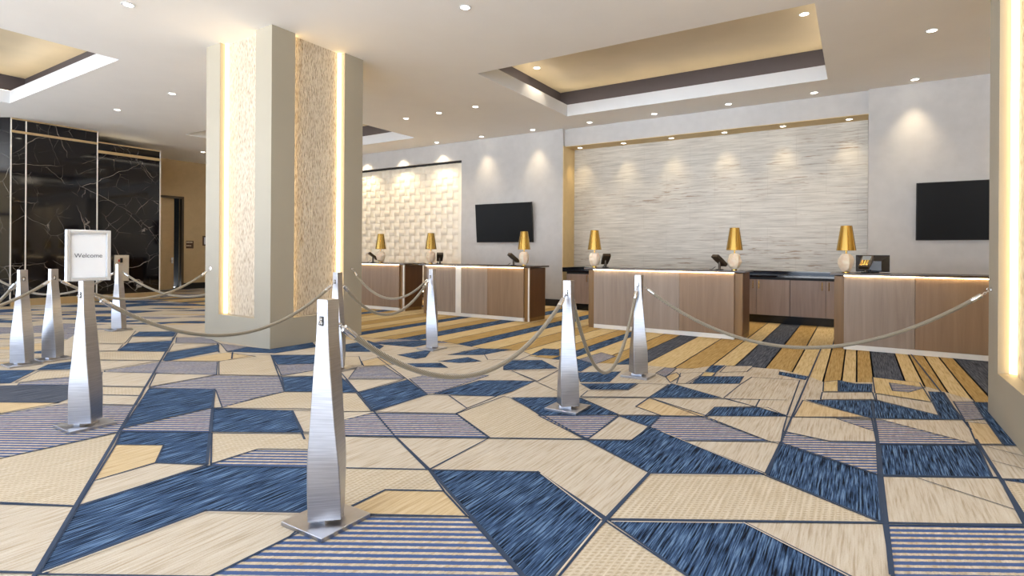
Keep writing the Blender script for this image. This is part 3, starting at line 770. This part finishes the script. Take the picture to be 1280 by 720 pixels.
# ------------------------------------------------------------------ TABLE LAMPS
def lamp(x, y, label, rot):
    t = thing('table_lamp', label, 'lamp', (x, y, CT), 'gold table lamps on the counters')
    z = CT
    def L(mb, name, mat, **k):
        mb.v = [(a + x, b + y, d + z) for a, b, d in mb.v]; return mb.build(name, mat, t, **k)
    L(MB().lathe([(.045, 0), (.045, .012), (.03, .018), (.03, .026)], n=24), 'foot', MAT['brass'], smooth=True)
    rr = random.Random(rot); rings = []
    for zz, r in ((.024, .052), (.06, .082), (.13, .104), (.19, .102), (.235, .084), (.262, .055)):
        rings.append([(math.cos(2 * PI * j / 8 + rot) * r * rr.uniform(.88, 1.08), math.sin(2 * PI * j / 8 + rot) * r * rr.uniform(.88, 1.08), zz + rr.uniform(-.008, .008)) for j in range(8)])
    L(MB().rings(rings), 'stone_base', MAT['alabaster'])
    L(MB().tube([(0, 0, .25), (0, 0, .45)], .011, 12), 'stem', MAT['brass'], smooth=True)
    L(MB().rings([[(r * math.cos(2 * PI * j / 40), r * math.sin(2 * PI * j / 40), zz) for j in range(40)] for r, zz in ((.121, .312), (.070, .655), (.067, .655), (.118, .312))], cap=False, closed=True), 'lamp_shade', MAT['brass'], smooth=True)
    bs = MB(); bs.lathe([(.004, .40), (.022, .41), (.03, .43), (.022, .455), (.004, .465)], n=14); L(bs, 'bulb', MAT['bulb'], smooth=True)
    return t
for x, lb in ((-9.18, 'gold cone lamp on the far counter beside the lit column, against the tile'), (-7.69, 'gold cone lamp on the second counter\'s tile-side end'), (-5.37, 'gold cone lamp by the right edge of the left wall screen'),
              (-3.92, 'gold cone lamp on the left end of the counter before the marble wall'), (-1.597, 'gold cone lamp on the right end of the counter before the marble wall'), (-.132, 'gold cone lamp beside the black monitor on the right counter')):
    lamp(x, 8.93, lb, x * 3)

# ------------------------------------------------------------------ DESK TERMINALS
def terminal(x, y, yaw, label):
    t = thing('desk_terminal', label, 'terminal', (x, y, CT), 'small desk terminals beside the lamps')
    def L(mb, name, mat, par=None, **k):
        mb.v = [(a + x, b + y, d + CT) for a, b, d in mb.v]; return mb.build(name, mat, par or t, **k)
    R = Matrix.Rotation(yaw, 4, 'Z')
    L(MB().lathe([(.06, 0), (.06, .01), (.05, .014)], n=24), 'base', MAT['blackmatte'], smooth=True)
    L(MB().tube([(0, 0, .01), (0, 0, .13)], .02, 12), 'post', MAT['phone'], smooth=True)
    T = Matrix.Translation((0, 0, .15)) @ R @ Matrix.Rotation(math.radians(38), 4, 'X')
    SC_ = Matrix.Scale(1.35, 4); T = T @ SC_
    b = MB(); b.prism([(-.045, -.09), (.045, -.09), (.052, .02), (.05, .09), (-.05, .09), (-.052, .02)], -.02, .02); b.xf(T)
    body = L(b, 'housing', MAT['phone'], bevel=.004)
    s_ = MB(); s_.box(-.038, .015, .02, .038, .075, .0225); s_.xf(T); L(s_, 'screen', MAT['screen'], body)
    kk = MB()
    for i in range(3):
        for j in range(4): kk.box(-.034 + i * .025, -.075 + j * .021, .02, -.016 + i * .025, -.060 + j * .021, .024)
    kk.xf(T); L(kk, 'keypad', MAT['brass'], body)
    cl = MB(); cl.tube([(.03, .05, .05), (.07, .09, .009), (.09, .12, .008)], .005, 6); cl.xf(R); L(cl, 'cord', MAT['blackmatte'])
    return t
for x, yaw, lb in ((-9.50, 2.6, 'small dark terminal on a post left of the far counter\'s lamp'), (-7.50, -2.4, 'small bronze terminal right of the lamp on the second counter'), (-5.65, 2.6, 'small dark terminal just left of the lamp under the left wall screen'),
                   (-3.74, -2.5, 'small dark terminal right of the lamp at the marble wall counter\'s left end'), (-1.83, 2.5, 'small dark terminal left of the lamp at the right end of the marble wall counter'), (.10, -.3, 'small brass-edged terminal in front of the black monitor')):
    terminal(x, 9.0, yaw, lb)
# monitor on the right counter
mx0, mx1, my = -.02, .385, 9.32
t = thing('monitor', 'black computer monitor turned away on the right counter', 'monitor', ((mx0 + mx1) / 2, my, CT))
q = MB()
q.box(mx0, my, CT + .012, mx1, my + .02, CT + .25)
b_ = [(mx0 + .004, my, CT + .016), (mx1 - .004, my, CT + .016), (mx1 - .004, my, CT + .246), (mx0 + .004, my, CT + .246)]
f_ = [(mx0 + .10, my - .05, CT + .03), (mx1 - .10, my - .05, CT + .03), (mx1 - .10, my - .05, CT + .165), (mx0 + .10, my - .05, CT + .165)]
for i in range(4): q.quad(b_[i], b_[(i + 1) % 4], f_[(i + 1) % 4], f_[i])
q.quad(*f_)
q.build('casing', plain('monitor_plastic', S(44, 40, 38), .25), t)
MB().box((mx0 + mx1) / 2 - .08, my - .06, CT, (mx0 + mx1) / 2 + .08, my + .1, CT + .012).build('stand', MAT['blackmatte'], t)

# ------------------------------------------------------------------ STANCHIONS
SH = 1.07
def stanchion_proto():
    t = thing('stanchion', 'x', 'stanchion', (0, 0, 0))
    q = MB(); q.box(-.145, -.145, 0, .145, .145, .022); q.build('base_plate', MAT['steel'], t, bevel=.002)
    MB().box(-.055, -.055, .022, .055, .055, .045).build('neck', MAT['steel'], t)
    prof = [(0, .073, 0), (.16, .074, 4), (.33, .094, 17), (.58, .122, 29), (.75, .150, 36), (1, .152, 44)]
    def pf(u):
        for a, b in zip(prof, prof[1:]):
            if a[0] <= u <= b[0]:
                k = (u - a[0]) / (b[0] - a[0]); return a[1] + (b[1] - a[1]) * k, a[2] + (b[2] - a[2]) * k
    def sm(u):
        ss = [pf(min(1, max(0, u + d))) for d in (-.07, -.035, 0, .035, .07)]
        return sum(x[0] for x in ss) / 5, math.radians(sum(x[1] for x in ss) / 5)
    rings = []
    N = 44
    for i in range(N + 1):
        u = 1 - i / N; w, a = sm(u); h = w / 2; b = .0035; z = .04 + (SH - .04) * (1 - u)
        pts = [(h - b, -h), (h, -h + b), (h, h - b), (h - b, h), (-h + b, h), (-h, h - b), (-h, -h + b), (-h + b, -h)]
        ca, sa = math.cos(a), math.sin(a)
        rings.append([(x * ca - y * sa, x * sa + y * ca, z) for x, y in pts])
    MB().rings(rings).build('post', MAT['steel'], t, smooth=True, angle=28)
    for sg in (-1, 1):
        q = MB(); y = sg * .0368
        q.box(-.013, y - .002, .945, .013, y + .002, .99)
        o = q.build('hook_plate', MAT['blackmatte'], t)
        h = MB(); h.box(-.009, y - .0032, .95, .007, y + .0032, .984)
        h.tube([(0, y, .975), (0, y + sg * .012, .972), (0, y + sg * .02, .962), (0, y + sg * .014, .953), (0, y + sg * .006, .956)], .0035, 8)
        h.build('hook', MAT['chrome'], o, smooth=True)
    return t
proto = stanchion_proto()
SP = {}
for i, (k, x, y, rz, lb) in enumerate([
    ('S1', -2.15, 1.75, 0, 'nearest twisted steel stanchion, tall in the foreground carpet'),
    ('S2', -4.80, 1.73, 0, 'twisted steel stanchion carrying the framed welcome sign'),
    ('S3', -7.91, 2.25, 90, 'twisted steel stanchion of the close pair on the left, the outer one'),
    ('S4', -8.01, 2.56, 90, 'twisted steel stanchion of the close pair on the left, the one nearer the sign'),
    ('S5', -10.09, 4.08, 0, 'small distant twisted steel stanchion in front of the black marble'),
    ('S6', -4.82, 4.05, 0, 'twisted steel stanchion mostly hidden behind the nearest one, by the lit column'),
    ('S7', -4.81, 5.62, 0, 'twisted steel stanchion in front of the counter under the left wall screen'),
    ('S8', -2.03, 4.10, 0, 'twisted steel stanchion in the middle of the carpet, third corner of the lane'),
    ('S9', -1.95, 5.60, 0, 'twisted steel stanchion just before the counter at the marble wall')]):
    o = proto if i == 0 else copy_tree(proto)
    o.location = (x, y, 0); o.rotation_euler.z = math.radians(rz)
    tag(o, lb, 'stanchion', 'twisted steel stanchions'); SP[k] = (x, y)

# ------------------------------------------------------------------ ROPES
def rope(p0, p1, sag, label, flip0=False, ends=(True, True)):
    p0, p1 = Vector(p0), Vector(p1)
    def P(t):
        q = p0.lerp(p1, t); q.z -= sag * 4 * t * (1 - t); return q
    N = 200; pts = [P(i / N) for i in range(N + 1)]; acc = [0]
    for a, b in zip(pts, pts[1:]): acc.append(acc[-1] + (b - a).length)
    Ltot = acc[-1]
    def at(sv):
        sv = max(0, min(Ltot, sv))
        for i in range(N):
            if acc[i + 1] >= sv:
                k = (sv - acc[i]) / (acc[i + 1] - acc[i]); return pts[i].lerp(pts[i + 1], k)
        return pts[-1]
    t = thing('rope', label, 'rope', tuple((p0 + p1) / 2 - Vector((0, 0, sag))), 'silver cord ropes of the queue')
    a0 = .06 if ends[0] else 0; a1 = Ltot - (.06 if ends[1] else 0)
    n = 60
    MB().tube([at(a0 + .04 + (a1 - a0 - .08) * i / n) for i in range(n + 1)], .0165, 10).build('cord', MAT['rope'], t, smooth=True, angle=60)
    for e, use in ((0, ends[0]), (1, ends[1])):
        if not use: continue
        sv = (lambda d: at(d)) if e == 0 else (lambda d: at(Ltot - d))
        f = MB().tube([sv(.055), sv(.058), sv(.07), sv(.135), sv(.14)], [.010, .0185, .0195, .0195, .017], 12).build('ferrule', MAT['chrome'], t, smooth=True)
        h = MB()
        A, B = sv(0.0), sv(.06); ax = (B - A).normalized(); sd = ax.cross(Vector((0, 0, 1)));
        if sd.length < .01: sd = Vector((1, 0, 0))
        sd.normalize(); up = sd.cross(ax)
        for cpos, s1 in ((.012, sd), (.03, up), (.046, sd)):
            ctr = A + ax * cpos
            h.tube([ctr + ax * .0125 * math.cos(2 * PI * j / 12) + s1 * .0085 * math.sin(2 * PI * j / 12) for j in range(12)], .0026, 6, closed=True)
        h.build('snap_hook', MAT['chrome'], t, smooth=True)
    return t
def at_s(k, dx=0, dy=0, z=.955): return (SP[k][0] + dx, SP[k][1] + dy, z)
hk = .05
rope(at_s('S1', 0, hk), at_s('S8', 0, -hk), .45, 'thick braided rope sagging from the nearest stanchion to the middle one')
rope(at_s('S8', 0, hk), at_s('S9', 0, -hk), .78, 'braided rope hanging in a deep loop between the two stanchions before the marble wall counter')
rope(at_s('S9', hk, 0), (.905, 5.842, 1.01), .55, 'long pale rope running to the ring on the near right column')
rope(at_s('S2', 0, hk), at_s('S6', 0, -hk), .42, 'braided rope from the sign stanchion crossing the front of the lit column')
rope(at_s('S6', 0, hk), at_s('S7', 0, -hk), .42, 'lower rope between the hidden stanchion and the one before the second counter')
rope(at_s('S7', -hk, 0), (-6.518, 5.761, 1.02), .36, 'pale upper rope from the side of the lit column in front of the far counter')
rope(at_s('S4', hk, .02), (-7.96, 4.37, 1.025), .33, 'rope passing behind the welcome sign to the front of the lit column')
rope(at_s('S5', .05, .02), (-8.13, 5.2, 1.0), .42, 'rope from the distant stanchion to the hidden side of the lit column')
rope(at_s('S5', -.05, -.02), (-12.2, 2.95, .97), .40, 'rope slung low before the black marble behind the close pair of stanchions', ends=(True, False))
rope(at_s('S3', -.05, -.02), (-9.5, 1.15, .95), .62, 'dark grey rope dropping steeply at the outer stanchion\'s far side', ends=(True, False))
rope(at_s('S4', .05, -.02), (-6.95, .4, .95), .34, 'rope crossing in front of the outer stanchion of the close pair', ends=(True, False))
def hook_ring(loc, axis, label):
    t = thing('wall_hook', label, 'hook', loc, 'rope hooks on the columns')
    ax = Vector(axis); x, y, z = loc
    sd = Vector((0, 0, 1)).cross(ax)
    q = MB(); q.tube([Vector(loc), Vector(loc) + ax * .006], .02, 16); q.build('plate', MAT['chrome'], t, smooth=True)
    q = MB(); ctr = Vector(loc) + ax * .018
    q.tube([ctr + ax * .013 * math.cos(2 * PI * j / 14) + Vector((0, 0, 1)) * .013 * math.sin(2 * PI * j / 14) for j in range(14)], .003, 6, closed=True)
    q.build('ring', MAT['chrome'], t, smooth=True)
hook_ring((.925, 5.842, 1.025), (-1, 0, 0), 'small steel rope ring on the near right column')
hook_ring((-6.538, 5.761, 1.033), (1, 0, 0), 'small steel rope hook on the shaded side of the lit column')
hook_ring((-7.96, 4.39, 1.038), (0, -1, 0), 'small steel rope hook on the pale front of the lit column')
hook_ring((-8.11, 5.2, 1.01), (-1, 0, 0), 'small rope hook on the hidden side of the lit column')

# ------------------------------------------------------------------ WELCOME SIGN
sx, sy, sz = SP['S2'][0], SP['S2'][1] + .01, SH
t = thing('sign_frame', 'steel framed white welcome sign on top of a stanchion', 'sign', (sx, sy, sz))
wy, hz = .138, .375
def fr_bar(q, y0, y1, z0, z1): q.box(sx - .012, sy + y0, sz + z0, sx + .022, sy + y1, sz + z1)
q = MB(); b = .026
fr_bar(q, -wy, -wy + b, 0, hz); fr_bar(q, wy - b, wy, 0, hz); fr_bar(q, -wy + b, wy - b, 0, b); fr_bar(q, -wy + b, wy - b, hz - b, hz)
q.build('frame', plain('pale_steel_reflect', S(214, 220, 230), .2, .55), t, bevel=.004)  # pale bluish base carries the reflection a chrome frame would show
MB().box(sx - .014, sy - wy + .004, sz + .004, sx - .011, sy + wy - .004, sz + hz - .004).build('back_panel', MAT['steel'], t)
pg = MB().box(sx - .008, sy - wy + b, sz + b, sx + .006, sy + wy - b, sz + hz - b).build('page', MAT['page_glaze'], t)
cu = bpy.data.curves.new('lettering', 'FONT'); cu.body = 'Welcome'; cu.size = .044; cu.align_x = 'CENTER'; cu.extrude = .0004
tmp = bpy.data.objects.new('tmp', cu); COL.objects.link(tmp)
bpy.context.view_layer.update()
me = bpy.data.meshes.new_from_object(tmp.evaluated_get(bpy.context.evaluated_depsgraph_get())); bpy.data.objects.remove(tmp)
me.name = 'lettering'; me.materials.clear(); me.materials.append(MAT['ink'])
lt = bpy.data.objects.new('lettering', me); COL.objects.link(lt); lt.parent = pg
lt.location = (.0075, 0, .172)
lt.rotation_euler = (PI / 2, 0, PI / 2)

# ------------------------------------------------------------------ small wall pieces
t = thing('wall_sign', 'small brown sign with two pale lines on the tan wall right of the open door', 'sign', (XL, 9.81, 1.49))
MB().box(XL, 9.69, 1.365, XL + .012, 9.93, 1.62).build('plate', MAT['plaque'], t)
q = MB()
for k, (a, b) in enumerate(((9.70, 9.735), (9.745, 9.775), (9.785, 9.81), (9.82, 9.85), (9.86, 9.89))):
    q.box(XL + .012, a, 1.545, XL + .014, b, 1.595)
    if k < 4: q.box(XL + .012, a, 1.435, XL + .014, b, 1.475)
q.build('pale_lines', MAT['plaque_ink'], t)
t = thing('picture_frame', 'small dark frame at the edge of the lit column on the tan wall', 'frame', (XL, 10.4, 1.63))
MB().box(XL, 10.235, 1.465, XL + .02, 10.56, 1.80).build('frame', MAT['plaque'], t)
MB().box(XL + .02, 10.28, 1.51, XL + .022, 10.515, 1.755).build('page', MAT['paper'], t)
t = thing('wall_box', 'beige box on the black marble behind the distant stanchion', 'box', (MX, 6.61, .83))
MB().box(MX, 6.44, .49, MX + .06, 6.76, 1.165).build('case', MAT['beigebox'], t, bevel=.006)
MB().box(MX + .06, 6.51, .99, MX + .07, 6.545, 1.05).build('red_button', MAT['red'], t)
MB().box(MX + .06, 6.555, .97, MX + .075, 6.61, 1.09).build('black_switch', MAT['blackmatte'], t)

# ------------------------------------------------------------------ DOWNLIGHTS
def spot(x, y, z, e, size=80, blend=.7, col=(1, .83, .60)):
    ld = bpy.data.lights.new('downlight_beam', 'SPOT'); ld.energy = e; ld.spot_size = math.radians(size); ld.spot_blend = 1.0 if size < 95 else blend; ld.color = col; ld.shadow_soft_size = .04
    o = bpy.data.objects.new('downlight_beam', ld); COL.objects.link(o); o.location = (x, y, z - .03)
    return o
def downlight(x, y, z, label, e, size=80, r=.055, col=(1, .83, .60)):
    t = thing('downlight', label, 'ceiling light', (x, y, z), 'recessed downlights')
    MB().rings([[(x + rr * math.cos(2 * PI * j / 24), y + rr * math.sin(2 * PI * j / 24), zz) for j in range(24)] for rr, zz in ((r + .018, z - .001), (r + .018, z - .007), (r, z - .007), (r, z - .001))], cap=False, closed=True).build('trim_ring', MAT['lip'], t, smooth=True)
    MB().lathe([(r, z - .001), (r, z - .004)], x, y, 24).build('lens', MAT['lamp'], t)
    o = spot(x, y, z, e, size, col=col); o.parent = t; o.location = (0, 0, -.03)
    return t
E1 = 52
WHITE = (1, .975, .95)
for x, y, lb in [(-7.52, 3.12, 'downlight in the near ceiling at the top edge, left of the lit column'), (-13.34, 5.34, 'downlight in the ceiling above the black marble, the outer of two'),
                 (-11.06, 5.34, 'downlight in the ceiling between the black marble and the lit column'), (-16.8, 9.0, 'far downlight over the tan wall beside the lit column'),
                 (-4.06, 5.32, 'downlight in the near ceiling at the top edge, right of the lit column'), (-8.56, 9.07, 'downlight left of the big ceiling tray, first of a row of three'),
                 (-7.61, 9.07, 'downlight left of the big ceiling tray, middle of a row of three'), (-6.64, 9.07, 'downlight left of the big ceiling tray, closest of three to it'),
                 (.82, 9.11, 'downlight in the open ceiling right of the big tray')]:
    downlight(x, y, HC, lb, 12 if y < 4 else E1, 150, col=WHITE)
for x, lb in [(-9.72, 'wall-washing downlight over the tile niche'), (-8.22, 'wall-washing downlight above the left wall screen\'s left half'), (-6.69, 'wall-washing downlight above the left wall screen\'s right edge'), (-5.19, 'ceiling downlight above the left end of the marble recess'),
              (-3.69, 'ceiling downlight above the marble recess, second from its left'), (-2.19, 'ceiling downlight above the marble recess, third from its left'), (-.69, 'ceiling downlight above the marble recess near the big tray\'s corner'), (.81, 'wall-washing downlight above the right wall screen')]:
    downlight(x, 11.50, HC, lb, 105 if x > -9 else 190, 70 if x > -9 else 92, col=(1, .80, .52))
for x, lb in [(-5.72, 'soffit downlight at the left end of the marble recess'), (-4.61, 'second soffit downlight from the left of the marble recess'), (-3.50, 'third soffit downlight from the left of the marble recess'),
              (-2.385, 'third soffit downlight from the right of the marble recess'), (-1.272, 'second soffit downlight from the right of the marble recess'), (-.145, 'soffit downlight at the right end of the marble recess')]:
    downlight(x, 12.12, ZH - .012, lb, 40, 75, .05, (1, .78, .46))
for x, lb in [(-5.34, 'downlight inside the big ceiling tray at its left end'), (-.70, 'downlight inside the big ceiling tray at its right end')]:
    downlight(x, 9.32, ZT, lb, 120, 110, .06)

# wall washers over the tile niches go on behind the columns
for x in (-11.2, -12.7, -14.2, 2.3, 3.8, 5.3, 6.8):
    spot(x, 11.5, HC, 105 if x == 2.3 else 190, 70 if x == 2.3 else 92, col=(1, .80, .52))
# the same ceiling lights go on over the hall on this side of the lane, out of the photograph
for x in (-13.3, -9.7, -6.0, -2.4, 1.2, 4.8):
    for y in (-3.2, -.4, 2.4, 5.3):
        if (y == 5.3 and x != -2.4 and x != 4.8) or (y == 2.4 and x == -13.3): continue
        ld = spot(x, y, HC, E1, 150, .7, WHITE)
# ------------------------------------------------------------------ WORLD AND RENDER LOOK
wd = bpy.data.worlds.new('daylight'); SC.world = wd; wd.use_nodes = True
bg = wd.node_tree.nodes['Background']; bg.inputs['Strength'].default_value = 1.0
wt_ = wd.node_tree; tc_ = wt_.nodes.new('ShaderNodeTexCoord'); sp_ = wt_.nodes.new('ShaderNodeSeparateXYZ'); rp_ = wt_.nodes.new('ShaderNodeValToRGB')
wt_.links.new(tc_.outputs['Generated'], sp_.inputs[0])
mp_ = wt_.nodes.new('ShaderNodeMapRange'); mp_.inputs['From Min'].default_value = -1; mp_.inputs['From Max'].default_value = 1
wt_.links.new(sp_.outputs['Z'], mp_.inputs['Value']); wt_.links.new(mp_.outputs['Result'], rp_.inputs['Fac'])
rp_.color_ramp.elements[0].position = .485; rp_.color_ramp.elements[0].color = (11.5, 12.2, 13.0, 1)      # unseen bright ground, added to light the ceiling
rp_.color_ramp.elements[1].position = .515; rp_.color_ramp.elements[1].color = (2.5, 3.2, 4.3, 1)          # sky
wt_.links.new(rp_.outputs['Color'], bg.inputs['Color'])
SC.view_settings.view_transform = 'Standard'; SC.view_settings.look = 'None'; SC.view_settings.gamma = 1; SC.view_settings.use_curve_mapping = False
SC.view_settings.exposure = 0.06
SC.cycles.use_denoising = True
SC.cycles.max_bounces = 9; SC.cycles.diffuse_bounces = 7; SC.cycles.glossy_bounces = 4; SC.cycles.transmission_bounces = 2
SC.cycles.caustics_reflective = False; SC.cycles.caustics_refractive = False
SC.cycles.sample_clamp_indirect = 6
